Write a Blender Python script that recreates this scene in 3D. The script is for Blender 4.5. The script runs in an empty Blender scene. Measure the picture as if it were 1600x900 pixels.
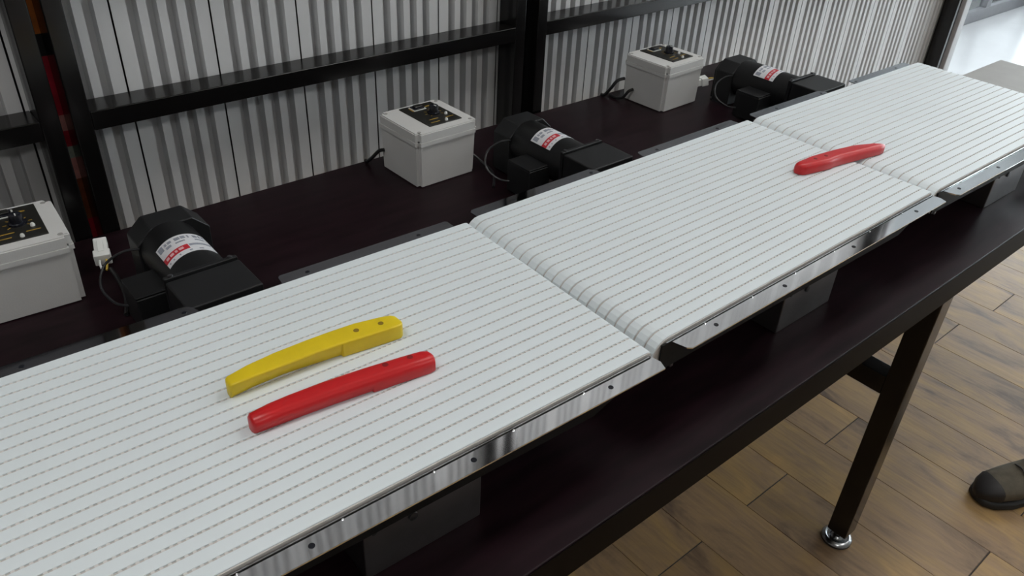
import bpy, bmesh, math, random
from mathutils import Vector, Matrix

# ------------------------------------------------------------------ camera, world, lights
SC = bpy.context.scene
COL = SC.collection
ZO = 0.04                       # height of the floor glides, added to all bench heights
ZB = 0.7477 + ZO                # bench top
ZC = 0.8888 + ZO                # belt top
YB = 0.964                      # bench back edge

cam_d = bpy.data.cameras.new('camera')
cam = bpy.data.objects.new('camera', cam_d)
COL.objects.link(cam)
cam_d.sensor_width = 36.0
cam_d.lens = 1257.74 / 1600 * 36.0
cam_d.clip_start = 0.02
rt = Vector((0.76633855, -0.64095079, 0.04367273))
dn = Vector((-0.32984945, -0.45089004, -0.82939587))
fw = Vector((0.55129354, 0.62119261, -0.55695168))
m = Matrix.Identity(4)
for i in range(3):
    m[i][0] = rt[i]; m[i][1] = -dn[i]; m[i][2] = -fw[i]
m[0][3], m[1][3], m[2][3] = -0.70637, -0.50734, 1.53642 + ZO
cam.matrix_world = m
SC.camera = cam

world = bpy.data.worlds.new('overcast_sky')
SC.world = world
world.use_nodes = True
wn = world.node_tree.nodes
wn['Background'].inputs[0].default_value = (0.86, 0.93, 1.0, 1)
wn['Background'].inputs[1].default_value = 7.2

SC.view_settings.view_transform = 'Standard'
SC.view_settings.look = 'None'
SC.view_settings.gamma = 1.0
SC.view_settings.exposure = 0.0
SC.view_settings.use_curve_mapping = False
LAMP = 7.4                      # emission of the ceiling light panels

random.seed(7)

# ------------------------------------------------------------------ material helpers
MATS = {}
def mat(name, col, rough=0.5, metal=0.0, spec=0.5, var=0.0, scale=20.0, bump=0.0, bscale=200.0, stretch=(1, 1, 1), coat=0.0):
    """Principled material with a little procedural colour variation and fine relief."""
    mt = bpy.data.materials.new(name); mt.use_nodes = True
    nt = mt.node_tree; N = nt.nodes; L = nt.links
    b = N['Principled BSDF']
    b.inputs['Base Color'].default_value = (*col, 1)
    b.inputs['Roughness'].default_value = rough
    b.inputs['Metallic'].default_value = metal
    b.inputs['Specular IOR Level'].default_value = spec
    b.inputs['Coat Weight'].default_value = coat
    tc = N.new('ShaderNodeTexCoord'); mp = N.new('ShaderNodeMapping')
    mp.inputs['Scale'].default_value = stretch
    L.new(tc.outputs['Object'], mp.inputs['Vector'])
    if var > 0:
        nz = N.new('ShaderNodeTexNoise'); nz.inputs['Scale'].default_value = scale
        nz.inputs['Detail'].default_value = 6
        L.new(mp.outputs[0], nz.inputs['Vector'])
        rp = N.new('ShaderNodeValToRGB')
        rp.color_ramp.elements[0].position = 0.3; rp.color_ramp.elements[1].position = 0.7
        rp.color_ramp.elements[0].color = (*[c * (1 - var) for c in col], 1)
        rp.color_ramp.elements[1].color = (*[min(1, c * (1 + var)) for c in col], 1)
        L.new(nz.outputs['Fac'], rp.inputs[0]); L.new(rp.outputs[0], b.inputs['Base Color'])
    if bump > 0:
        n2 = N.new('ShaderNodeTexNoise'); n2.inputs['Scale'].default_value = bscale
        n2.inputs['Detail'].default_value = 3
        L.new(mp.outputs[0], n2.inputs['Vector'])
        bp = N.new('ShaderNodeBump'); bp.inputs['Strength'].default_value = bump
        bp.inputs['Distance'].default_value = 0.001
        L.new(n2.outputs['Fac'], bp.inputs['Height']); L.new(bp.outputs[0], b.inputs['Normal'])
    MATS[name] = mt
    return mt

def emis(name, col, s):
    mt = bpy.data.materials.new(name); mt.use_nodes = True
    b = mt.node_tree.nodes['Principled BSDF']
    b.inputs['Base Color'].default_value = (*col, 1)
    b.inputs['Emission Color'].default_value = (*col, 1)
    b.inputs['Emission Strength'].default_value = s
    MATS[name] = mt
    return mt

mat('belt', (0.695, 0.755, 0.78), 0.45, var=0.02, scale=6)
mat('belt_base', (0.50, 0.47, 0.445), 0.7, var=0.1, scale=40)
mat('belt_link', (0.62, 0.61, 0.59), 0.6, var=0.05)
mat('steel', (0.74, 0.75, 0.77), 0.06, 1.0, var=0.04, scale=15, bump=0.05, bscale=14)
mat('dull_steel', (0.24, 0.225, 0.225), 0.30, 0.9, var=0.18, scale=12, bump=0.15, bscale=90)
mat('screw', (0.09, 0.09, 0.095), 0.3, 0.8, var=0.1)
mat('laminate', (0.011, 0.0045, 0.0065), 0.36, spec=0.14, var=0.45, scale=9, bump=0.04, bscale=400, stretch=(1, 6, 1))
mat('edge_band', (0.003, 0.002, 0.0018), 0.5, spec=0.06, var=0.2)
mat('black_steel', (0.004, 0.0037, 0.0037), 0.2, spec=0.5, var=0.2, scale=8, bump=0.03, bscale=120)
mat('box_grey', (0.58, 0.58, 0.57), 0.5, var=0.04, scale=10, bump=0.2, bscale=500)
mat('box_seal', (0.12, 0.12, 0.115), 0.7, var=0.1)
mat('panel_black', (0.016, 0.016, 0.014), 0.35, var=0.2, scale=60)
mat('knob_black', (0.008, 0.009, 0.014), 0.18, var=0.1)
mat('mark_yellow', (0.33, 0.21, 0.03), 0.5, var=0.2, scale=90)
mat('mark_white', (0.62, 0.63, 0.60), 0.4, var=0.05)
mat('motor_black', (0.008, 0.0083, 0.009), 0.42, spec=0.35, var=0.2, scale=30, bump=0.2, bscale=700)
mat('gear_black', (0.011, 0.0115, 0.0125), 0.45, spec=0.35, var=0.15, scale=25, bump=0.2, bscale=900)
mat('label_white', (0.66, 0.67, 0.70), 0.4, var=0.04)
mat('label_text', (0.27, 0.29, 0.34), 0.5, var=0.2, scale=400)
mat('label_red', (0.50, 0.022, 0.035), 0.4, var=0.08)
mat('label_pale', (0.72, 0.45, 0.47), 0.5, var=0.1)
mat('cable', (0.008, 0.008, 0.009), 0.4, var=0.2)
mat('wire_grey', (0.016, 0.017, 0.019), 0.3, var=0.2)
mat('wire_yellow', (0.55, 0.38, 0.05), 0.45, var=0.1)
mat('plug_white', (0.78, 0.79, 0.77), 0.45, var=0.04)
mat('yellow_plastic', (0.70, 0.52, 0.008), 0.42, var=0.05, scale=30)
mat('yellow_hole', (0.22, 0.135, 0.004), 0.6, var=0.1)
mat('red_plastic', (0.53, 0.010, 0.013), 0.33, var=0.06, scale=30)
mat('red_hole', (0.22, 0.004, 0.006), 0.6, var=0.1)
mat('panel_white', (0.57, 0.575, 0.58), 0.30, var=0.03, scale=4, bump=0.1, bscale=60)
mat('wall_dark', (0.035, 0.034, 0.034), 0.8, var=0.2)
mat('wall_paint', (0.22, 0.215, 0.21), 0.75, var=0.03, bump=0.2)
mat('ceiling_paint', (0.70, 0.70, 0.69), 0.85, var=0.03, bump=0.2)
mat('aluminium', (0.60, 0.61, 0.63), 0.28, 0.9, var=0.05)
mat('shop_frame', (0.20, 0.20, 0.215), 0.5, var=0.05)
mat('jamb_grey', (0.42, 0.425, 0.44), 0.35, var=0.05)
mat('chrome', (0.75, 0.76, 0.78), 0.12, 1.0, var=0.03)
mat('dull_chrome', (0.42, 0.43, 0.44), 0.25, 1.0, var=0.05)
mat('reflection_dark', (0.035, 0.035, 0.042), 0.4, var=0.2, scale=5)  # for the added boards mirrored in the far flanges
mat('rubber', (0.012, 0.012, 0.012), 0.7, var=0.2)
mat('slab_grey', (0.30, 0.295, 0.28), 0.55, var=0.06, scale=14, bump=0.2)
mat('suede', (0.085, 0.072, 0.050), 0.8, var=0.25, scale=40, bump=0.5, bscale=600)
mat('toe_black', (0.013, 0.011, 0.011), 0.55, var=0.2, bump=0.2)
mat('lace', (0.035, 0.032, 0.028), 0.8, var=0.2)
mat('print_orange', (0.60, 0.16, 0.02), 0.5, var=0.3, scale=60)
mat('print_red', (0.55, 0.02, 0.045), 0.3, var=0.25, scale=30)
mat('print_pink', (0.75, 0.32, 0.28), 0.4, var=0.25, scale=50)
mat('print_brown', (0.26, 0.07, 0.025), 0.45, var=0.3, scale=40)
mat('print_pale', (0.42, 0.46, 0.38), 0.5, var=0.3, scale=60)
mat('print_dark', (0.012, 0.010, 0.010), 0.5, var=0.2)
mat('white_tile', (0.72, 0.72, 0.74), 0.22, var=0.03, scale=3)
mat('side_shaded', (0.008, 0.0078, 0.008), 0.5, 0.0, spec=0.15, var=0.2)  # near black puts the deep shade under the flanges into the plates
mat('paving', (0.52, 0.52, 0.52), 0.8, var=0.08, scale=2)
mat('grout', (0.05, 0.042, 0.034), 0.8, var=0.2)
emis('lamp_glow', (1.0, 0.985, 0.96), LAMP)

def glass_mat():
    mt = bpy.data.materials.new('window_glass'); mt.use_nodes = True
    nt = mt.node_tree; N = nt.nodes; L = nt.links
    N.remove(N['Principled BSDF'])
    t = N.new('ShaderNodeBsdfTransparent'); t.inputs[0].default_value = (0.95, 0.97, 0.96, 1)
    g = N.new('ShaderNodeBsdfGlossy'); g.inputs['Roughness'].default_value = 0.02
    f = N.new('ShaderNodeFresnel'); f.inputs[0].default_value = 1.45
    mx = N.new('ShaderNodeMixShader')
    L.new(f.outputs[0], mx.inputs[0]); L.new(t.outputs[0], mx.inputs[1]); L.new(g.outputs[0], mx.inputs[2])
    L.new(mx.outputs[0], N['Material Output'].inputs[0])
    MATS['window_glass'] = mt
glass_mat()

def wood_mat():
    """Wood-look tile: brown with grey-violet streaks along the plank (object Y), tint differs per plank."""
    mt = bpy.data.materials.new('wood_tile'); mt.use_nodes = True
    nt = mt.node_tree; N = nt.nodes; L = nt.links
    b = N['Principled BSDF']
    tc = N.new('ShaderNodeTexCoord'); oi = N.new('ShaderNodeObjectInfo')
    geo = N.new('ShaderNodeNewGeometry')
    add = N.new('ShaderNodeVectorMath'); add.operation = 'ADD'
    mul = N.new('ShaderNodeVectorMath'); mul.operation = 'SCALE'; mul.inputs[0].default_value = (13.1, 7.7, 3.3)
    L.new(oi.outputs['Random'], mul.inputs['Scale'])
    L.new(geo.outputs['Position'], add.inputs[0]); L.new(mul.outputs[0], add.inputs[1])
    mp = N.new('ShaderNodeMapping'); mp.inputs['Scale'].default_value = (6, 2.0, 1)
    L.new(add.outputs[0], mp.inputs['Vector'])
    n1 = N.new('ShaderNodeTexNoise'); n1.inputs['Scale'].default_value = 1.7; n1.inputs['Detail'].default_value = 8
    n1.inputs['Roughness'].default_value = 0.62; n1.inputs['Distortion'].default_value = 0.6
    L.new(mp.outputs[0], n1.inputs['Vector'])
    r1 = N.new('ShaderNodeValToRGB')
    e = r1.color_ramp.elements
    e[0].position = 0.30; e[0].color = (0.13, 0.088, 0.060, 1)
    e[1].position = 0.72; e[1].color = (0.44, 0.27, 0.105, 1)
    k = e.new(0.46); k.color = (0.29, 0.188, 0.105, 1)
    k = e.new(0.58); k.color = (0.35, 0.225, 0.100, 1)
    L.new(n1.outputs['Fac'], r1.inputs[0])
    mp2 = N.new('ShaderNodeMapping'); mp2.inputs['Scale'].default_value = (60, 4, 1)
    L.new(add.outputs[0], mp2.inputs['Vector'])
    n2 = N.new('ShaderNodeTexNoise'); n2.inputs['Scale'].default_value = 2.0; n2.inputs['Detail'].default_value = 5
    L.new(mp2.outputs[0], n2.inputs['Vector'])
    mx = N.new('ShaderNodeMix'); mx.data_type = 'RGBA'; mx.blend_type = 'MULTIPLY'
    mx.inputs[0].default_value = 0.35
    r2 = N.new('ShaderNodeValToRGB'); r2.color_ramp.elements[0].position = 0.32; r2.color_ramp.elements[1].position = 0.6
    r2.color_ramp.elements[0].color = (0.55, 0.55, 0.58, 1); r2.color_ramp.elements[1].color = (1, 1, 1, 1)
    L.new(n2.outputs['Fac'], r2.inputs[0])
    L.new(r1.outputs[0], mx.inputs[6]); L.new(r2.outputs[0], mx.inputs[7])
    hs = N.new('ShaderNodeHueSaturation')
    mr = N.new('ShaderNodeMapRange'); mr.inputs[3].default_value = 0.9; mr.inputs[4].default_value = 1.1
    L.new(oi.outputs['Random'], mr.inputs[0]); L.new(mr.outputs[0], hs.inputs['Value'])
    L.new(mx.outputs[2], hs.inputs['Color']); L.new(hs.outputs[0], b.inputs['Base Color'])
    b.inputs['Roughness'].default_value = 0.38
    b.inputs['Specular IOR Level'].default_value = 0.22
    bp = N.new('ShaderNodeBump'); bp.inputs['Strength'].default_value = 0.25; bp.inputs['Distance'].default_value = 0.001
    L.new(n2.outputs['Fac'], bp.inputs['Height']); L.new(bp.outputs[0], b.inputs['Normal'])
    MATS['wood_tile'] = mt
wood_mat()

# ------------------------------------------------------------------ mesh helpers
def link(o, parent=None):
    COL.objects.link(o)
    if parent is not None: o.parent = parent
    return o

def mesh_obj(name, bm, mt, parent=None, loc=(0, 0, 0), smooth=False):
    me = bpy.data.meshes.new(name)
    bmesh.ops.recalc_face_normals(bm, faces=bm.faces)
    bm.to_mesh(me); bm.free()
    me.materials.append(MATS[mt])
    if smooth:
        if smooth == 'auto':                                  # big flat faces stay flat, bevels blend
            for p in me.polygons: p.use_smooth = True
            me.set_sharp_from_angle(angle=math.radians(50))
        else:
            for p in me.polygons: p.use_smooth = True
            me.set_sharp_from_angle(angle=math.radians(40))
    o = bpy.data.objects.new(name, me); o.location = loc
    if smooth == 'auto':
        wm = o.modifiers.new('weighted_normal', 'WEIGHTED_NORMAL'); wm.keep_sharp = True
    return link(o, parent)

def copy_of(o, name, parent=None, loc=None, rot=None):
    c = bpy.data.objects.new(name, o.data)
    c.location = loc if loc is not None else o.location
    if rot is not None: c.rotation_euler = rot
    return link(c, parent)

def empty(name, loc=(0, 0, 0), rz=0.0):
    o = bpy.data.objects.new(name, None); o.empty_display_size = 0.05
    o.location = loc; o.rotation_euler = (0, 0, rz)
    return link(o)

def tag(o, label=None, cat=None, group=None, kind=None):
    if label: o['label'] = label
    if cat: o['category'] = cat
    if group: o['group'] = group
    if kind: o['kind'] = kind
    return o

def add_box(bm, x0, x1, y0, y1, z0, z1, bev=0.0, seg=2):
    vs = [bm.verts.new((x, y, z)) for x in (x0, x1) for y in (y0, y1) for z in (z0, z1)]
    F = [(0, 1, 3, 2), (4, 6, 7, 5), (0, 4, 5, 1), (2, 3, 7, 6), (0, 2, 6, 4), (1, 5, 7, 3)]
    fs = [bm.faces.new([vs[i] for i in f]) for f in F]
    if bev > 0:
        es = list({e for f in fs for e in f.edges})
        bmesh.ops.bevel(bm, geom=es, offset=bev, segments=seg, affect='EDGES', profile=0.5)

def box(name, x0, x1, y0, y1, z0, z1, mt, parent=None, bev=0.0, seg=2):
    bm = bmesh.new(); add_box(bm, x0, x1, y0, y1, z0, z1, bev, seg)
    return mesh_obj(name, bm, mt, parent, smooth='auto' if bev > 0 else False)

def add_prism(bm, pts, axis, a0, a1):
    """Closed polygon (2-D) extruded along an axis from a0 to a1."""
    def P(u, v, a):
        return {'x': (a, u, v), 'y': (u, a, v), 'z': (u, v, a)}[axis]
    A = [bm.verts.new(P(u, v, a0)) for u, v in pts]; B = [bm.verts.new(P(u, v, a1)) for u, v in pts]
    n = len(pts)
    for i in range(n):
        bm.faces.new((A[i], A[(i + 1) % n], B[(i + 1) % n], B[i]))
    bm.faces.new(A[::-1]); bm.faces.new(B)

def add_lathe(bm, prof, center=(0, 0, 0), seg=24, axis='z', cap=True):
    rings = []
    for r, h in prof:
        ring = []
        for k in range(seg):
            a = 2 * math.pi * k / seg
            c, s = r * math.cos(a), r * math.sin(a)
            v = {'z': (c, s, h), 'y': (c, h, s), 'x': (h, c, s)}[axis]
            ring.append(bm.verts.new((v[0] + center[0], v[1] + center[1], v[2] + center[2])))
        rings.append(ring)
    for a, b in zip(rings, rings[1:]):
        for k in range(seg):
            bm.faces.new((a[k], a[(k + 1) % seg], b[(k + 1) % seg], b[k]))
    if cap:
        bm.faces.new(rings[0][::-1]); bm.faces.new(rings[-1])

def lathe(name, prof, mt, parent=None, loc=(0, 0, 0), seg=24, axis='z'):
    bm = bmesh.new(); add_lathe(bm, prof, (0, 0, 0), seg, axis)
    return mesh_obj(name, bm, mt, parent, loc, smooth=True)

def spline(pts, n=10):
    P = [Vector(p) for p in pts]; out = []
    for i in range(len(P) - 1):
        p0 = P[max(i - 1, 0)]; p1 = P[i]; p2 = P[i + 1]; p3 = P[min(i + 2, len(P) - 1)]
        for k in range(n):
            t = k / n
            out.append(0.5 * ((2 * p1) + (p2 - p0) * t + (2 * p0 - 5 * p1 + 4 * p2 - p3) * t * t + (3 * p1 - p0 - 3 * p2 + p3) * t ** 3))
    out.append(P[-1])
    return out

def add_tube(bm, pts, r, seg=8):
    rings = []; up = Vector((0, 0, 1)); prev = None
    for i, p in enumerate(pts):
        d = (pts[min(i + 1, len(pts) - 1)] - pts[max(i - 1, 0)]).normalized()
        if prev is None:
            u = d.cross(up)
            if u.length < 1e-3: u = d.cross(Vector((1, 0, 0)))
        else: u = prev - d * prev.dot(d)
        u.normalize(); prev = u; v = d.cross(u)
        rings.append([bm.verts.new(p + r * (math.cos(2 * math.pi * k / seg) * u + math.sin(2 * math.pi * k / seg) * v)) for k in range(seg)])
    for a, b in zip(rings, rings[1:]):
        for k in range(seg): bm.faces.new((a[k], a[(k + 1) % seg], b[(k + 1) % seg], b[k]))
    bm.faces.new(rings[0][::-1]); bm.faces.new(rings[-1])

def tube(name, pts, r, mt, parent=None, n=10, seg=8):
    bm = bmesh.new(); add_tube(bm, spline(pts, n), r, seg)
    return mesh_obj(name, bm, mt, parent, smooth=True)

# ------------------------------------------------------------------ the room
X0R, X1R, Y0R, Y1R, ZR = -3.2, 7.2, -3.6, 1.98, 3.0
floor = tag(box('floor', X0R, 3.4, Y0R, Y1R + 0.05, -0.05, -0.004, 'wood_tile'), kind='structure')
tag(box('floor_entrance', 3.4, X1R, Y0R, Y1R + 0.05, -0.05, 0.0, 'white_tile'), kind='structure')
# wood-look planks run along Y, 0.18 m wide, laid with staggered end joints
PW, PL = 0.1795, 0.92
bmp = bmesh.new(); add_box(bmp, 0.0004, PW - 0.0004, 0.0016, PL - 0.0016, -0.004, 0.0, 0.0008, 1)
plank0 = mesh_obj('floor_plank', bmp, 'wood_tile', floor)
box('grout_bed', -1.2, 3.39, -2.3, Y1R - 0.03, -0.004, -0.0022, 'grout', floor)
first = True
XK = 0.341
for k in range(-8, 17):
    x = XK + PW * k
    off = 0.133 if k % 2 == 0 else -0.325
    if k == 8: off = 0.17
    for j in range(-3, 3):
        y = off + PL * j
        if y > Y1R - PL * 0.45 or y < -2.25: continue
        if y + PL > Y1R - 0.03: continue
        if first: plank0.location = (x, y, 0); first = False
        else: copy_of(plank0, 'floor_plank', floor, (x, y, 0))
tag(box('ceiling', X0R, X1R, Y0R, Y1R + 0.05, ZR, ZR + 0.05, 'ceiling_paint'), kind='structure')
tag(box('wall_left', X0R - 0.05, X0R, Y0R, 1.45, 0, ZR, 'wall_paint'), kind='structure')
wall_front = tag(box('wall_front', X0R, X1R, Y0R - 0.05, Y0R, 0, ZR, 'wall_paint'), kind='structure')
wall_back = tag(box('wall_back', X0R, 3.10, 1.36, 1.42, 0, ZR, 'wall_dark'), kind='structure')
tag(box('wall_side', 3.10, 3.14, 1.03, Y1R, 0, ZR, 'wall_paint'), kind='structure')

# shopfront: aluminium frame with panes, at the back right and on the right
def shopfront(name, a0, a1, n, axis, c, sill=0.09):
    root = empty(name); tag(root, kind='structure')
    def bx(nm, u0, u1, z0, z1, w0, w1, mt, par):
        if axis == 'x': return box(nm, u0, u1, c + w0, c + w1, z0, z1, mt, par, 0.003, 1)
        return box(nm, c + w0, c + w1, u0, u1, z0, z1, mt, par, 0.003, 1)
    bx('bottom_rail', a0, a1, 0.0, sill, -0.03, 0.03, 'shop_frame', root)
    bx('top_rail', a0, a1, 2.72, ZR, -0.03, 0.03, 'shop_frame', root)
    st = (a1 - a0) / n
    for i in range(n + 1):
        u = a0 + st * i
        bx('mullion', u - 0.04 if i else u, u + 0.04 if i < n else u, sill, 2.72, -0.03, 0.03, 'shop_frame', root)
    for i in range(n):
        bx('pane', a0 + st * i + 0.03, a0 + st * (i + 1) - 0.03, sill - 0.005, 2.725, -0.003, 0.003, 'window_glass', root)
    return root
shopfront('window_1', 3.14, X1R, 4, 'x', Y1R)
shopfront('window_2', Y0R, Y1R, 4, 'y', X1R)
tag(box('ground', 3.0, 30.0, Y1R + 0.06, 26.0, -0.08, -0.05, 'paving'), kind='structure')
tag(box('ground_east', X1R + 0.06, 30.0, -20.0, Y1R + 0.06, -0.08, -0.05, 'paving'), kind='structure')
tr = tag(empty('trim_1'), kind='structure')
box('jamb', 3.135, 3.19, 0.955, 1.03, 0, ZR, 'jamb_grey', tr, 0.004)
box('jamb_stop', 3.19, 3.235, 0.985, 1.03, 0, ZR, 'jamb_grey', tr, 0.003)

# ceiling light panels
def ceiling_light(x, y, label):
    r = empty('ceiling_light', (x, y, ZR)); tag(r, label, 'ceiling light', 'ceiling light panels')
    bm = bmesh.new()
    for a in ((-0.62, 0.62, -0.32, -0.30), (-0.62, 0.62, 0.30, 0.32), (-0.62, -0.60, -0.30, 0.30), (0.60, 0.62, -0.30, 0.30)):
        add_box(bm, *a, -0.03, 0.0)
    mesh_obj('frame', bm, 'aluminium', r)
    box('diffuser', -0.60, 0.60, -0.30, 0.30, -0.022, -0.004, 'lamp_glow', r)
for i, (x, y, lb) in enumerate([
                                
                                
                                (-1.3, 0.15, 'flat white ceiling light panel above the nearest conveyor'),
                                (1.3, 0.15, 'flat white ceiling light panel above the farthest conveyor'),
                                (3.9, 0.15, 'flat white ceiling light panel over the floor by the shopfront'),
   (-1.3, -2.3, 'flat white ceiling light panel over the aisle behind the camera'), (1.3, -2.3, 'flat white ceiling light panel over the aisle in front of the bench'), (3.9, -2.3, 'flat white ceiling light panel over the aisle past the bench end')]):
    ceiling_light(x, y, lb)

# ------------------------------------------------------------------ corrugated panels in black frames
PPX = 0.1755
def corrugated_profile(w):
    """(x, depth) line of one sheet: wide flats at its edges, four grooves."""
    s = w / 0.1755
    p = [(0.0018, 0.0), (0.028, 0.0)]
    x = 0.028
    for i in range(4):
        p += [(x + 0.0012, 0.024), (x + 0.0173, 0.024), (x + 0.0185, 0.0)]
        x += 0.0185
        if i < 3:
            p.append((x + 0.0160, 0.0)); x += 0.0160
    p.append((0.1737, 0.0))
    return [(a * s, d) for a, d in p]
def panel_mesh(z1=2.90):
    bm = bmesh.new(); pr = corrugated_profile(PPX)
    back = [(a, d + 0.0012) for a, d in pr]
    add_prism(bm, pr + back[::-1], 'z', 0.0, z1)
    return bm
panel0 = None
YP = YB + 0.072
def panel(x):
    global panel0
    if panel0 is None:
        panel0 = mesh_obj('corrugated_panel', panel_mesh(), 'panel_white', wall_back, (x, YP, 0.004))
    else: copy_of(panel0, 'corrugated_panel', wall_back, (x, YP, 0.004))
def cut_panel(x, a, b, z1=2.90):
    """A sheet trimmed to the part between a and b."""
    pr = corrugated_profile(PPX)
    def at(t):
        for (x0, d0), (x1, d1) in zip(pr, pr[1:]):
            if x0 <= t <= x1: return (t, d0 + (d1 - d0) * (t - x0) / (x1 - x0))
    a = max(a, pr[0][0]); b = min(b, pr[-1][0])
    pts = [at(a)] + [p for p in pr if a < p[0] < b] + [at(b)]
    bm = bmesh.new(); add_prism(bm, pts + [(u, d + 0.0012) for u, d in pts][::-1], 'z', 0.0, z1)
    mesh_obj('corrugated_panel', bm, 'panel_white', wall_back, (x, YP, 0.004))
XS = -0.4845
for i in range(-8, 0): panel(XS + PPX * i)                     # left frame
cut_panel(XS, 0.0, -0.452 - XS)
cut_panel(XS, -0.411 - XS, PPX)                                # middle frame
for i in range(1, 6): panel(XS + PPX * i)
cut_panel(XS + PPX * 6, 0.0, 0.598 - XS - PPX * 6)
cut_panel(0.893 - PPX * 2, 0.648 - 0.893 + PPX * 2, PPX)       # right frame
for i in range(-1, 12): panel(0.893 + PPX * i)
cut_panel(0.893 + PPX * 12, 0.0, 3.092 - 0.893 - PPX * 12)

def rack_frame(x0, x1, label, uprights=()):
    r = empty('rack_frame', (x0, YB + 0.004, 0)); tag(r, label, 'frame', 'black frames behind the bench')
    w = x1 - x0; d = 0.064; pw = 0.031
    for a in (0.0, w - pw) + tuple(u - x0 for u in uprights):
        box('post', a, a + pw, 0, d, 0, 2.90, 'black_steel', r, 0.0025)
    for z0, z1 in ((ZO + 0.9445, ZO + 0.9795), (1.55, 1.585), (2.86, 2.90)):
        box('rail', pw, w - pw, 0.0, d, z0, z1, 'black_steel', r, 0.002)
    box('reflection_board', pw, w - pw, 0.012, 0.022, 1.28, 1.545, 'reflection_dark', r, 0.001, 1)  # unseen board, added to darken what the far flanges reflect
    return r
rack_frame(-1.52, -0.446, 'black steel rack frame at the far left behind the partly cut off control box')
rack_frame(-0.427, 0.603, 'black steel rack frame behind the middle control box')
rack_frame(0.643, 3.122, 'long black steel rack frame behind the farthest control box')

# printed strip seen through the gap between the two left frames
bn = empty('printed_strip', (-0.4310, 1.045, 0)); tag(bn, 'narrow orange and red printed strip hanging in the gap between two frames', 'banner')
zs = [(1.10, 2.2, 'print_orange', 'orange_band'), (1.062, 1.10, 'print_dark', 'dark_band'), (0.955, 1.062, 'print_red', 'red_band'),
      (0.925, 0.955, 'print_pink', 'pink_band'), (0.895, 0.925, 'print_red', 'red_band'), (0.872, 0.895, 'print_pale', 'pale_band'),
      (0.83, 0.872, 'print_pink', 'pink_band'), (0.745, 0.83, 'print_brown', 'brown_band'), (0.70, 0.745, 'print_red', 'red_band'), (0.0, 0.70, 'print_brown', 'brown_band')]
for z0, z1, mt, nm in zs:
    box(nm, -0.0135, 0.007, 0, 0.006, z0 + ZO, z1 + ZO, mt, bn)
box('edge_strip', 0.0075, 0.0165, -0.002, 0.006, ZO - 0.04, 2.2 + ZO, 'dull_steel', bn)

# ------------------------------------------------------------------ workbench
bench = empty('workbench', (0, 0, 0)); tag(bench, 'long dark brown workbench on black steel legs carrying the three conveyors', 'workbench')
BX0, BX1, BYF = -2.3, 1.515, -0.0921
box('table_top', BX0, BX1, BYF, YB, ZB - 0.0597, ZB, 'laminate', bench, 0.0022, 2)
box('edge_band', BX0, BX1, BYF - 0.0012, BYF + 0.0, ZB - 0.0590, ZB - 0.0022, 'edge_band', bench, 0.0004, 1)
def foot(x, y, leg):
    f = lathe('glide_foot', [(0.004, 0.0), (0.035, 0.0), (0.0365, 0.004), (0.034, 0.009), (0.028, 0.012), (0.024, 0.0085), (0.016, 0.0085), (0.012, 0.014), (0.008, 0.016), (0.008, 0.045), (0.002, 0.045)], 'dull_chrome', leg, (x, y, 0.004), 32)
    lathe('rubber_pad', [(0.003, 0.0), (0.034, 0.0), (0.036, 0.003), (0.035, 0.0048), (0.003, 0.0048)], 'rubber', leg, (x, y, 0.0), 32)
for lx in (-1.7, 0.768):
    for ly in (BYF, 0.905):
        lg = box('leg', lx, lx + 0.048, ly, ly + 0.048, 0.036, ZB - 0.0597, 'black_steel', bench, 0.003)
        foot(lx + 0.022, ly + 0.026, lg)
    box('cross_bar', lx + 0.002, lx + 0.046, BYF + 0.048, 0.905, ZO + 0.424, ZO + 0.472, 'black_steel', bench, 0.002)
for ly in (BYF + 0.012, 0.905):
    box('stretcher', BX0 + 0.1, BX1 - 0.1, ly + 0.01, ly + 0.035, ZB - 0.0597 - 0.02, ZB - 0.0597, 'black_steel', bench, 0.002)

# ------------------------------------------------------------------ conveyors
W = 0.416
NS = 22
PITCH = W / NS
RS, RE = 0.027, 0.007           # big start roller, slim nose bar at the end
def belt_path(L, o):
    """Outer path of the belt loop in (x, z), offset outward by o; first half is the top run."""
    p = []
    for k in range(11):                                     # start roller, bottom to top
        a = math.radians(270 - 18 * k)
        p.append((RS + (RS + o) * math.cos(a), -RS + (RS + o) * math.sin(a)))
    n = 10
    for k in range(1, n): p.append((RS + (L - RE - RS) * k / n, o))
    for k in range(7):
        a = math.radians(90 - 30 * k)
        p.append((L - RE + (RE + o) * math.cos(a), -RE + (RE + o) * math.sin(a)))
    p.append((L - 0.09, -2 * RS - o))
    return p
GD = 0.0018                     # groove depth
def strip_mesh(L, w):
    bm = bmesh.new()
    inn = belt_path(L, -GD - 0.0003); out = belt_path(L, 0.0); n = len(out)
    c = 0.0005
    rows = []
    mid = belt_path(L, -c)
    for i in range(n):
        rows.append([bm.verts.new((inn[i][0], 0, inn[i][1])), bm.verts.new((mid[i][0], 0, mid[i][1])), bm.verts.new((out[i][0], c, out[i][1])),
                     bm.verts.new((out[i][0], w - c, out[i][1])), bm.verts.new((mid[i][0], w, mid[i][1])), bm.verts.new((inn[i][0], w, inn[i][1]))])
    for i in range(n):
        a, b = rows[i], rows[(i + 1) % n]
        for k in range(5): bm.faces.new((a[k], a[k + 1], b[k + 1], b[k]))
    return bm

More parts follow.
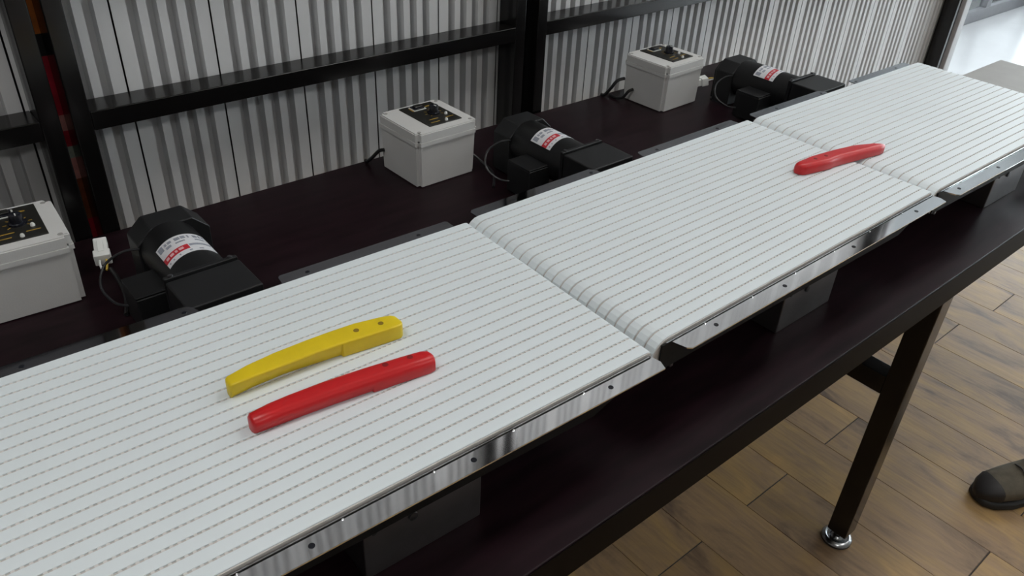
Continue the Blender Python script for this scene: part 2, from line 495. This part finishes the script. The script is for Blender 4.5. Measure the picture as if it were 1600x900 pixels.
def conveyor(name, L, loc, rz, label, gear_x):
    hz = -(loc[2] - ZB)
    r = empty(name, loc, rz); tag(r, label, 'conveyor', 'belt conveyors on the bench')
    bm = bmesh.new(); add_prism(bm, belt_path(L, -GD), 'y', 0.0, W)
    belt = mesh_obj('belt', bm, 'belt_base', r)
    gw = 0.0029
    s0 = mesh_obj('belt_strip', strip_mesh(L, PITCH - gw), 'belt', belt, (0, gw / 2, 0))
    for i in range(1, NS): copy_of(s0, 'belt_strip', belt, (0, gw / 2 + PITCH * i, 0))
    # cross links in the grooves
    vs, fs = [], []
    st = 0.0078
    for i in range(1, NS):
        y0 = PITCH * i - gw / 2 - 0.0001; y1 = PITCH * i + gw / 2 + 0.0001
        x = RS + 0.002
        while x < L - RE - 0.006:
            b = len(vs)
            for yy in (y0, y1):
                vs += [(x, yy, -GD - 0.0004), (x + 0.0036, yy, -GD - 0.0004), (x + 0.0036, yy, -0.0006), (x, yy, -0.0006)]
            fs += [(b + 3, b + 2, b + 6, b + 7), (b, b + 3, b + 7, b + 4), (b + 1, b + 5, b + 6, b + 2)]
            x += st
    me = bpy.data.meshes.new('groove_links'); me.from_pydata(vs, [], fs); me.materials.append(MATS['belt_link'])
    gl = link(bpy.data.objects.new('groove_links', me), belt); gl['kind'] = 'stuff'
    # side plates with outward flanges
    for side in (0, 1):
        s = -1 if side == 0 else 1
        yb = -0.0015 if side == 0 else W + 0.0015
        def ys(a, b): return (min(yb + s * a, yb + s * b), max(yb + s * a, yb + s * b))
        y0, y1 = ys(0, 0.0025)
        bm = bmesh.new()
        add_prism(bm, [(0.012, -0.006), (0.012, -0.05), (L - 0.1, -0.058), (L - 0.012, -0.022), (L - 0.006, -0.005)], 'y', y0, y1)
        sp = mesh_obj('side_plate', bm, 'side_shaded', r)
        # flange outline (x, out) with clipped corners; far side is notched round the gearbox
        fw_ = 0.0285
        if side == 0:
            ol = [(0.030, 0.0), (L - 0.004, 0.0), (L - 0.001, fw_ * 0.55), (L - 0.006, fw_), (0.043, fw_), (0.037, fw_ - 0.005)]
        else:
            ol = [(0.030, 0.0), (L - 0.022, 0.0), (L - 0.022, fw_ - 0.004), (L - 0.026, fw_), (gear_x + 0.066, fw_), (gear_x + 0.062, fw_ - 0.004), (gear_x + 0.060, 0.007),
                  (gear_x - 0.060, 0.007), (gear_x - 0.064, fw_ - 0.008), (gear_x - 0.072, fw_), (0.036, fw_), (0.030, fw_ - 0.006)]
        bm = bmesh.new(); add_prism(bm, [(a, yb + s * (0.0 + b)) for a, b in ol], 'z', -0.0085, -0.0065)
        fl = mesh_obj('flange', bm, 'steel', sp)
        # small rolled edge along the belt
        bm = bmesh.new(); add_tube(bm, [Vector((0.02, yb + s * 0.0014, -0.0050)), Vector((L - 0.008, yb + s * 0.0014, -0.0050))], 0.0008, 6)
        mesh_obj('edge_bead', bm, 'steel', sp, smooth=True)
        for hx in ((L - 0.66, L - 0.495, L - 0.30, L - 0.09) if side == 0 else (0.118, gear_x - 0.078, L - 0.278, L - 0.085)):
            if hx < 0.05: continue
            lathe('screw', [(0.0005, 0.0), (0.0036, 0.0), (0.0034, 0.0005), (0.0005, 0.0005)], 'knob_black', sp, (hx, yb + s * 0.0145, -0.0065), 12)  # flat black disc stands in for the dark inside a flange hole
        for hx in [0.10 + 0.11 * q for q in range(int((L - 0.1) / 0.11))]:
            lathe('rivet', [(0.0004, 0.0), (0.0013, 0.0), (0.0012, 0.0010), (0.0004, 0.0013)], 'chrome', sp, (hx, yb + s * 0.0036, -0.0065), 8)
    # drive housing that carries the conveyor
    hs = box('drive_housing', gear_x - 0.048, gear_x + 0.112, 0.008, W - 0.008, hz, -2 * RS - 0.0032, 'dull_steel', r, 0.002, 1)
    for (hx, zz, rr) in ((gear_x + 0.015, -0.074, 0.006), (gear_x - 0.035, -0.0665, 0.0035), (gear_x + 0.10, -0.062, 0.0032)):
        lathe('bolt', [(0.0005, -0.0), (rr, -0.0), (rr * 0.95, -0.003), (rr * 0.5, -0.0036), (0.0005, -0.0036)], 'screw', hs, (hx, 0.008, zz), 12, 'y')
    bm = bmesh.new()
    add_box(bm, 0.05, 0.056, 0.004, W - 0.004, -2 * RS - 0.012, -2 * RS - 0.0032)
    mesh_obj('tie_plate', bm, 'dull_steel', r)
    return r
G = [-0.392, 0.388, 1.150]
C1 = math.atan(-0.0307)
conveyor('belt_conveyor', 0.7755, (-0.7862, -0.0075 + 0.0307 * 0.7865, ZC), C1, 'nearest white ribbed belt conveyor, with a yellow and a red handle lying on it', G[0] + 0.7862)
conveyor('belt_conveyor', 0.771, (0.0022, 0.0, ZC - 0.0005), 0.0, 'middle white ribbed belt conveyor between the nearest and the farthest one', G[1] - 0.002)
conveyor('belt_conveyor', 0.728, (0.7752, -0.0021, ZC - 0.0005), math.atan(-0.0138), 'farthest white ribbed belt conveyor, next to the grey box at the bench end', G[2] - 0.775)

# ------------------------------------------------------------------ gear motors
def gear_motor(x, dy, label):
    r = empty('gear_motor', (x, dy, ZB)); tag(r, label, 'motor', 'gear motors behind the conveyors')
    zt = 0.128                                                 # gearbox top above the bench
    g = box('gearbox', -0.056, 0.056, 0.447, 0.530, 0.0, zt, 'gear_black', r, 0.003)
    box('cover_plate', -0.0555, 0.0555, 0.533, 0.542, 0.002, zt + 0.0025, 'gear_black', g, 0.0015, 1)
    for sx in (-0.045, 0.045):
        lathe('screw', [(0.0005, 0), (0.004, 0), (0.0036, 0.002), (0.0005, 0.0024)], 'screw', g, (sx, 0.538, zt + 0.0024), 10)
    ax, az, R = 0.012, 0.073, 0.048
    prof = [(0.03, 0.5405), (R, 0.5405), (R, 0.715), (R - 0.004, 0.722), (0.03, 0.722)]
    bm = bmesh.new(); add_lathe(bm, prof, (ax, 0, az), 40, 'y')
    mb = mesh_obj('motor_body', bm, 'motor_black', r, smooth=True)
    # end hood: square with clipped upper corners
    hw, z1, ch, hx = 0.060, 0.115, 0.026, ax + 0.010
    pts = [(-hw, 0.004), (hw, 0.004), (hw, z1 - 0.024), (hw - ch, z1), (-hw + ch, z1), (-hw, z1 - 0.024)]
    bm = bmesh.new(); add_prism(bm, [(hx + a, b) for a, b in pts], 'y', 0.716, 0.770)
    bmesh.ops.bevel(bm, geom=list(bm.edges), offset=0.0015, segments=1, affect='EDGES')
    hd = mesh_obj('end_hood', bm, 'gear_black', r)
    bm = bmesh.new(); add_prism(bm, [(hx + a * 0.86, 0.006 + b * 0.86) for a, b in pts], 'y', 0.770, 0.780)
    mesh_obj('hood_cover', bm, 'gear_black', hd)
    # label round the top of the body
    def patch(name, a0, a1, y0, y1, lift, mt, par):
        bm = bmesh.new(); n = max(2, int(abs(a1 - a0) / 4)); rows = []
        for k in range(n + 1):
            a = math.radians(a0 + (a1 - a0) * k / n); s, c = math.sin(a), math.cos(a)
            rows.append([bm.verts.new((ax + rr * s, y, az + rr * c)) for rr, y in ((R - 0.001, y0), (R + lift, y0), (R + lift, y1), (R - 0.001, y1))])
        for p, q in zip(rows, rows[1:]):
            for k in range(4): bm.faces.new((p[k], q[k], q[(k + 1) % 4], p[(k + 1) % 4]))
        bm.faces.new(rows[0]); bm.faces.new(rows[-1][::-1])
        return mesh_obj(name, bm, mt, par, smooth=True)
    lb = patch('rating_label', -52, 50, 0.602, 0.662, 0.0005, 'label_white', r)
    patch('red_stripe', -52, 2, 0.6135, 0.6275, 0.0009, 'label_red', lb)
    patch('dark_stripe', 4, 46, 0.6205, 0.6265, 0.0009, 'label_text', lb)
    for a0, a1 in ((-46, -39), (-36, -28), (-25, -20), (-17, -8)): patch('print_block', a0, a1, 0.6175, 0.6235, 0.0012, 'label_pale', lb)
    for a0, a1, y0, y1 in [(-48, -37, 0.644, 0.658), (-33, -28, 0.650, 0.656), (-26, -18, 0.650, 0.656), (-33, -22, 0.640, 0.646), (-12, -2, 0.648, 0.656), (0, 8, 0.648, 0.656), (12, 15, 0.648, 0.656), (-14, 4, 0.6395, 0.643),
                           (22, 30, 0.647, 0.655), (33, 37, 0.647, 0.655), (40, 45, 0.650, 0.655), (22, 40, 0.638, 0.642),
                           (-46, -43, 0.606, 0.609), (-36, -33, 0.606, 0.609), (-22, -19, 0.606, 0.609), (-2, 3, 0.606, 0.609), (16, 24, 0.606, 0.609)]:
        patch('print_block', a0, a1, y0, y1, 0.0009, 'label_text', lb)
    tb = box('terminal_box', -0.086, -0.030, 0.592, 0.664, 0.006, 0.072, 'gear_black', r, 0.002)
    box('terminal_lid', -0.0865, -0.034, 0.594, 0.662, 0.072, 0.0755, 'motor_black', tb, 0.001, 1)
    for fx in (-0.045, 0.045):
        box('base_foot', fx - 0.012, fx + 0.012, 0.442, 0.447, 0.0, 0.05, 'gear_black', g, 0.001, 1)
    tube('lead_wire', [(-0.036, 0.717, 0.086), (-0.062, 0.722, 0.086), (-0.092, 0.725, 0.070), (-0.108, 0.706, 0.045), (-0.100, 0.672, 0.030), (-0.080, 0.652, 0.028)], 0.0022, 'wire_grey', r)
    return r
gear_motor(G[0], 0.006, 'black gear motor with labelled barrel beside the nearest conveyor')
gear_motor(G[1], 0.0, 'black gear motor with labelled barrel beside the middle conveyor')
gear_motor(G[2] + 0.005, -0.010, 'black gear motor with labelled barrel beside the farthest conveyor')

# ------------------------------------------------------------------ control boxes
def control_box(x, y, rz, label, sx=0.158, sy=0.148):
    """Origin at the front left bottom corner; x to the right, y to the wall."""
    r = empty('control_box', (x, y, ZB), rz); tag(r, label, 'control box', 'grey control boxes behind the conveyors')
    hb, hl = 0.104, 0.019
    bm = bmesh.new()
    t = 0.0035
    lo = [(t, t), (sx - t, t), (sx - t, sy - t), (t, sy - t)]; hi = [(0.001, 0.001), (sx - 0.001, 0.001), (sx - 0.001, sy - 0.001), (0.001, sy - 0.001)]
    A = [bm.verts.new((a, b, 0.002)) for a, b in lo]; B = [bm.verts.new((a, b, hb)) for a, b in hi]
    for k in range(4): bm.faces.new((A[k], A[(k + 1) % 4], B[(k + 1) % 4], B[k]))
    bm.faces.new(A[::-1]); bm.faces.new(B)
    ve = [e for e in bm.edges if abs(e.verts[0].co.z - e.verts[1].co.z) > 0.05]
    bmesh.ops.bevel(bm, geom=ve, offset=0.008, segments=4, affect='EDGES')
    body = mesh_obj('body', bm, 'box_grey', r, smooth='auto')
    bm = bmesh.new(); add_box(bm, 0.006, sx - 0.006, 0.006, sy - 0.006, hb - 0.001, hb + 0.0015)
    mesh_obj('seal', bm, 'box_seal', body)
    bm = bmesh.new(); add_box(bm, -0.0015, sx + 0.0015, -0.0015, sy + 0.0015, hb - 0.009, hb - 0.0005)
    bmesh.ops.bevel(bm, geom=[e for e in bm.edges if abs(e.verts[0].co.z - e.verts[1].co.z) > 0.003], offset=0.009, segments=4, affect='EDGES')
    mesh_obj('rim', bm, 'box_grey', body, smooth='auto')
    bm = bmesh.new(); add_box(bm, 0, sx, 0, sy, hb + 0.0006, hb + hl)
    bmesh.ops.bevel(bm, geom=[e for e in bm.edges if abs(e.verts[0].co.z - e.verts[1].co.z) > 0.003], offset=0.009, segments=4, affect='EDGES')
    bmesh.ops.bevel(bm, geom=[e for e in bm.edges if e.verts[0].co.z > hb + hl - 1e-5 and e.verts[1].co.z > hb + hl - 1e-5], offset=0.0022, segments=2, affect='EDGES')
    lid = mesh_obj('lid', bm, 'box_grey', r, smooth='auto')
    zt = hb + hl
    for cx in (0.0125, sx - 0.0125):
        for cy in (0.0125, sy - 0.0125):
            lathe('lid_screw', [(0.0005, 0), (0.0042, 0), (0.0038, 0.0007), (0.0005, 0.0007)], 'slab_grey', lid, (cx, cy, zt - 0.0001), 14)
    px0, px1, py0, py1 = sx * 0.30, sx * 0.835, sy * 0.155, sy * 0.93
    pn = box('control_panel', px0, px1, py0, py1, zt - 0.0004, zt + 0.0020, 'panel_black', r, 0.0006, 1)
    pz = zt + 0.0020
    def U(u, v): return (sx * u, sy * (1 - v))
    kx, ky = U(0.62, 0.47)
    lathe('knob', [(0.0005, 0), (0.0135, 0), (0.0135, 0.003), (0.0105, 0.004), (0.0095, 0.017), (0.008, 0.018), (0.0005, 0.018)], 'knob_black', pn, (kx, ky, pz), 24)
    box('pointer_line', kx - 0.0009, kx + 0.0009, ky - 0.009, ky - 0.001, pz + 0.018, pz + 0.0186, 'mark_white', pn)
    a, b = U(0.52, 0.20)
    sw = box('rocker_switch', a - 0.012, a + 0.014, b - 0.0095, b + 0.0095, pz, pz + 0.004, 'knob_black', pn, 0.001, 1)
    box('rocker', a - 0.009, a + 0.011, b - 0.0065, b + 0.0065, pz + 0.004, pz + 0.0075, 'panel_black', sw, 0.0015, 1)
    bm = bmesh.new()
    for q in ((a - 0.015, a + 0.017, b + 0.0098, b + 0.0118), (a - 0.015, a + 0.017, b - 0.0118, b - 0.0098), (a - 0.015, a - 0.0125, b - 0.0098, b + 0.0098), (a + 0.0145, a + 0.017, b - 0.0098, b + 0.0098)):
        add_box(bm, *q, pz - 0.0002, pz + 0.0012)
    mesh_obj('switch_frame', bm, 'mark_white', sw)
    box('switch_mark', a - 0.018, a - 0.0145, b - 0.011, b + 0.006, pz, pz + 0.0005, 'mark_yellow', pn)
    box('switch_mark', a + 0.021, a + 0.033, b - 0.002, b + 0.0015, pz, pz + 0.0005, 'mark_yellow', pn)
    for u, v, rr in ((0.735, 0.60, 0.0036), (0.61, 0.79, 0.0034)):
        c, d = U(u, v)
        lathe('indicator_lamp', [(0.0005, 0), (rr, 0), (rr * 0.95, 0.003), (rr * 0.6, 0.005), (0.0005, 0.0055)], 'mark_white', pn, (c, d, pz), 14)
    for q in range(7):                                        # dial marks round the knob
        an = math.radians(-130 + q * 43)
        c, d = kx + 0.0185 * math.sin(an), ky + 0.0185 * math.cos(an)
        o = box('dial_mark', -0.0007, 0.0007, -0.0028, 0.0028, 0, 0.0005, 'mark_yellow', pn); o.location = (c, d, pz); o.rotation_euler = (0, 0, -an)
    for (u0, u1, v) in ((0.42, 0.56, 0.66), (0.66, 0.79, 0.70), (0.38, 0.52, 0.76)):
        a0, d = U(u0, v); a1, _ = U(u1, v)
        box('panel_lettering', a0, a1, d - 0.0012, d + 0.0012, pz, pz + 0.0004, 'mark_yellow', pn)
    return r
control_box(-0.671, 0.768, math.radians(-3.0), 'grey control box with black dial panel, cut off by the left edge')
control_box(0.1535, 0.7755, math.radians(1.0), 'grey control box with black dial panel, the middle one of three')
control_box(0.9275, 0.773, math.radians(2.0), 'grey control box with black dial panel, farthest and smallest in view')

# cables and plugs
def cable(name, pts, r, mt, label):
    o = tube(name, pts, r, mt); tag(o, label, 'cable'); return o
cable('power_cable', [(0.925, 0.915, ZB + 0.055), (0.905, 0.922, ZB + 0.050), (0.892, 0.930, ZB + 0.03), (0.886, 0.945, ZB + 0.008), (0.885, 0.957, ZB + 0.0045)], 0.0045, 'cable', 'thick black cable arching out of the farthest control box to the bench')
cable('power_cable', [(0.925, 0.88, ZB + 0.035), (0.913, 0.885, ZB + 0.03), (0.905, 0.895, ZB + 0.012), (0.902, 0.915, ZB + 0.0045), (0.902, 0.94, ZB + 0.0045)], 0.004, 'cable', 'shorter black cable tucked close against the farthest control box')
cable('power_cable', [(0.152, 0.905, ZB + 0.045), (0.144, 0.915, ZB + 0.040), (0.136, 0.932, ZB + 0.02), (0.134, 0.95, ZB + 0.005), (0.134, 0.958, ZB + 0.0045)], 0.004, 'cable', 'black cable dropping behind the middle control box')
def plug(loc, rz, tilt, label):
    r = empty('wire_plug', loc); r.rotation_euler = (tilt, 0, rz); tag(r, label, 'connector')
    box('housing', -0.011, 0.011, -0.004, 0.034, -0.009, 0.009, 'plug_white', r, 0.0015, 1)
    box('socket', -0.0135, 0.0135, -0.022, -0.003, -0.011, 0.011, 'plug_white', r, 0.0015, 1)
    box('latch', -0.005, 0.005, -0.010, 0.022, 0.009, 0.0125, 'plug_white', r, 0.001, 1)
    for k in (-0.005, 0.005):
        tube('plug_wire', [(k, -0.020, 0), (k * 1.1, -0.034, 0.001), (k * 0.6, -0.048, -0.002)], 0.0019, 'wire_yellow' if k > 0 else 'plug_white', r)
    return r
plug((-0.4600, 0.852, ZB + 0.026), math.radians(-14), math.radians(8), 'white wire plug beside the nearest motor')
cable('motor_cable', [(-0.462, 0.806, ZB + 0.018), (-0.460, 0.785, ZB + 0.010), (-0.462, 0.75, ZB + 0.004), (-0.470, 0.71, ZB + 0.0045), (-0.482, 0.676, ZB + 0.0045)], 0.0036, 'cable', 'short black lead from the white plug to the nearest motor')
plug((1.105, 0.800, ZB + 0.045), math.radians(60), math.radians(-12), 'white wire plug hanging from the farthest control box')
cable('motor_cable', [(1.145, 0.777, ZB + 0.034), (1.16, 0.765, ZB + 0.022), (1.150, 0.772, ZB + 0.014), (1.120, 0.762, ZB + 0.004)], 0.0030, 'cable', 'short black lead from the white plug to the farthest motor')
cable('motor_cable', [(0.314, 0.812, ZB + 0.035), (0.325, 0.795, ZB + 0.022), (0.335, 0.765, ZB + 0.006), (0.325, 0.735, ZB + 0.004), (0.288, 0.690, ZB + 0.004)], 0.0030, 'cable', 'thin black lead from the middle control box to its motor')

# ------------------------------------------------------------------ plastic handles on the belts
def handle(st, holes, mt, hmt, label, th, rad):
    """Loft along x: stations (x, front y, back y, height share); rounded upper corners of radius rad."""
    ox = (st[0][0] + st[-1][0]) / 2; oy = sum(a[1] + a[2] for a in st) / (2 * len(st))
    r = empty('tool_handle', (ox, oy, ZC)); tag(r, label, 'handle', 'plastic handles on the belts')
    bm = bmesh.new(); rings = []
    for x, y0, y1, hh, lean in st:
        y0 -= oy; y1 -= oy; t = th * hh; q = min(rad, (y1 - y0) * 0.48, t * 0.8)
        pts = [(y0 + lean + 0.0012, 0.0004), (y0 + lean, 0.002)]
        for k in range(6):
            a = math.radians(180 - 18 * k); pts.append((y0 + q + q * math.cos(a), t - q + q * math.sin(a)))
        for k in range(6):
            a = math.radians(90 - 18 * k); pts.append((y1 - q + q * math.cos(a), t - q + q * math.sin(a)))
        pts += [(y1, 0.002), (y1 - 0.0012, 0.0004)]
        rings.append([bm.verts.new((x - ox, a, b)) for a, b in pts])
    n = len(rings[0])
    for a, b in zip(rings, rings[1:]):
        for k in range(n): bm.faces.new((a[k], a[(k + 1) % n], b[(k + 1) % n], b[k]))
    bm.faces.new(rings[0]); bm.faces.new(rings[-1][::-1])
    body = mesh_obj('grip', bm, mt, r, smooth=True)
    for hx, hy in holes:
        bmh = bmesh.new()
        add_lathe(bmh, [(0.0005, -0.0015), (0.0036, -0.0015), (0.0038, 0.0002), (0.0005, 0.0002)], (0, 0, 0), 16, 'z')
        mesh_obj('screw_hole', bmh, hmt, body, (hx - ox, hy - oy, th))
    return r
YEL = [(-0.4812, 0.2310, 0.2410, 0.86, 0.001), (-0.4798, 0.2288, 0.2445, 0.93, 0.002), (-0.4770, 0.2274, 0.2465, 0.97, 0.0045), (-0.4500, 0.2264, 0.2512, 1, 0.0075), (-0.4132, 0.2243, 0.2538, 1, 0.0095), (-0.3720, 0.2230, 0.2532, 1, 0.006),
       (-0.3390, 0.2198, 0.2515, 1, 0.0048), (-0.3375, 0.2196, 0.2513, 1, 0.0), (-0.3061, 0.2150, 0.2485, 1, 0.0), (-0.2720, 0.2105, 0.2405, 1, 0.0), (-0.2590, 0.2092, 0.2358, 1, 0.0), (-0.2545, 0.2120, 0.2325, 0.96, 0.0), (-0.2520, 0.2165, 0.2270, 0.86, 0.0)]
handle(YEL, [(-0.311, 0.2325), (-0.2780, 0.2270)], 'yellow_plastic', 'yellow_hole', 'yellow plastic handle lying on the nearest conveyor belt', 0.023, 0.0022)
RED = [(-0.4862, 0.1610, 0.1720, 0.80, 0.003), (-0.4850, 0.1572, 0.1760, 0.92, 0.003), (-0.4825, 0.1555, 0.1785, 0.98, 0.003), (-0.4600, 0.1535, 0.1802, 1, 0.003), (-0.4355, 0.1512, 0.1798, 1, 0.003), (-0.3930, 0.1462, 0.1765, 1, 0.003), (-0.3440, 0.1395, 0.1700, 1, 0.003),
       (-0.3425, 0.1390, 0.1697, 1, 0.0), (-0.2942, 0.1318, 0.1612, 1, 0.0), (-0.2690, 0.1278, 0.1560, 1, 0.0), (-0.2615, 0.1285, 0.1530, 0.97, 0.0), (-0.2585, 0.1330, 0.1470, 0.85, 0.0)]
handle(RED, [(-0.318, 0.1535), (-0.286, 0.1480)], 'red_plastic', 'red_hole', 'red plastic handle lying beside the yellow one on the nearest belt', 0.022, 0.010)
R2 = [(0.6210, 0.1880, 0.1990, 0.84, 0.0), (0.6240, 0.1830, 0.2030, 0.95, 0.0), (0.6300, 0.1790, 0.2048, 1, 0.0), (0.6720, 0.1700, 0.2050, 1, 0.0), (0.6960, 0.1655, 0.2022, 1, 0.0), (0.7020, 0.1668, 0.2015, 1, 0.0), (0.7353, 0.1630, 0.1968, 1, 0.0),
      (0.7952, 0.1525, 0.1852, 1, 0.0), (0.8380, 0.1450, 0.1690, 0.96, 0.0), (0.8520, 0.1440, 0.1610, 0.9, 0.0), (0.8590, 0.1470, 0.1560, 0.8, 0.0)]
handle(R2, [(0.668, 0.188), (0.698, 0.184)], 'red_plastic', 'red_hole', 'red plastic handle alone, crossing the joint to the farthest belt', 0.021, 0.009)

# ------------------------------------------------------------------ grey box at the end of the bench
gb = empty('receiving_tray', (1.520, -0.03, ZB)); tag(gb, 'flat grey metal tray fixed to the bench end past the farthest conveyor', 'tray')
box('top_plate', 0.002, 0.380, 0.0, 0.368, 0.086, 0.096, 'slab_grey', gb, 0.002)
box('skirt', 0.366, 0.378, 0.004, 0.364, 0.052, 0.086, 'slab_grey', gb, 0.001)
for yy in (0.06, 0.28):
    bm = bmesh.new(); add_prism(bm, [(0.0, -0.05), (0.006, -0.05), (0.35, 0.07), (0.35, 0.086), (0.0, 0.086)], 'y', yy, yy + 0.005)
    mesh_obj('bracket', bm, 'slab_grey', gb)

# ------------------------------------------------------------------ shoe at the right edge
def shoe(loc, rz, label):
    r = empty('shoe', loc, rz); tag(r, label, 'shoe')
    # local: toe at the origin pointing to -x, heel at x = 0.29
    def loft(name, secs, mt, par=None):
        bm = bmesh.new(); rings = []
        for x, w, zb, zt, pw in secs:
            ring = []
            for k in range(20):
                a = 2 * math.pi * k / 20
                c, s = math.cos(a), math.sin(a)
                y = w * math.copysign(abs(c) ** pw, c); z = zb + (zt - zb) * (0.5 + 0.5 * math.copysign(abs(s) ** pw, s))
                ring.append(bm.verts.new((x, y, z)))
            rings.append(ring)
        for a, b in zip(rings, rings[1:]):
            for k in range(20): bm.faces.new((a[k], a[(k + 1) % 20], b[(k + 1) % 20], b[k]))
        bm.faces.new(rings[0][::-1]); bm.faces.new(rings[-1])
        return mesh_obj(name, bm, mt, par if par else r, smooth=True)
    loft('sole', [(0.0, 0.012, 0.006, 0.022, 0.6), (0.008, 0.030, 0.002, 0.026, 0.5), (0.03, 0.044, 0.0, 0.026, 0.4), (0.08, 0.052, 0.0, 0.026, 0.4), (0.15, 0.044, 0.0, 0.028, 0.4), (0.22, 0.040, 0.0, 0.032, 0.4), (0.275, 0.036, 0.0, 0.034, 0.4), (0.295, 0.018, 0.004, 0.034, 0.5)], 'rubber')
    up = loft('upper', [(0.004, 0.014, 0.018, 0.040, 0.8), (0.02, 0.034, 0.018, 0.058, 0.75), (0.05, 0.045, 0.018, 0.070, 0.75), (0.09, 0.049, 0.018, 0.080, 0.75), (0.13, 0.045, 0.018, 0.098, 0.8), (0.17, 0.040, 0.02, 0.118, 0.85),
                        (0.20, 0.037, 0.02, 0.128, 0.85), (0.25, 0.035, 0.02, 0.124, 0.8), (0.28, 0.029, 0.022, 0.118, 0.8), (0.292, 0.014, 0.028, 0.100, 0.9)], 'suede')
    loft('toe_cap', [(-0.001, 0.012, 0.016, 0.038, 0.8), (0.006, 0.022, 0.015, 0.046, 0.75), (0.02, 0.0365, 0.015, 0.0605, 0.75), (0.042, 0.0455, 0.015, 0.0690, 0.75)], 'toe_black')
    for q in range(4):
        x = 0.105 + 0.024 * q; z = 0.088 + 0.0105 * q
        tube('lace', [(x, -0.026, z - 0.004), (x + 0.004, 0.0, z + 0.007), (x + 0.008, 0.026, z - 0.002)], 0.0024, 'lace', up, 5, 6)
    bm = bmesh.new(); add_lathe(bm, [(0.030, 0.0), (0.036, 0.004), (0.036, 0.012), (0.031, 0.016), (0.028, 0.012), (0.028, 0.004)], (0, 0, 0), 24)
    c = mesh_obj('collar', bm, 'suede', up, (0.243, 0, 0.115), smooth=True); c.scale = (1.25, 0.9, 1)
    return r
shoe((1.190, -0.222, 0.0), math.radians(-28), 'brown suede shoe with black toe standing on the floor at the right edge')
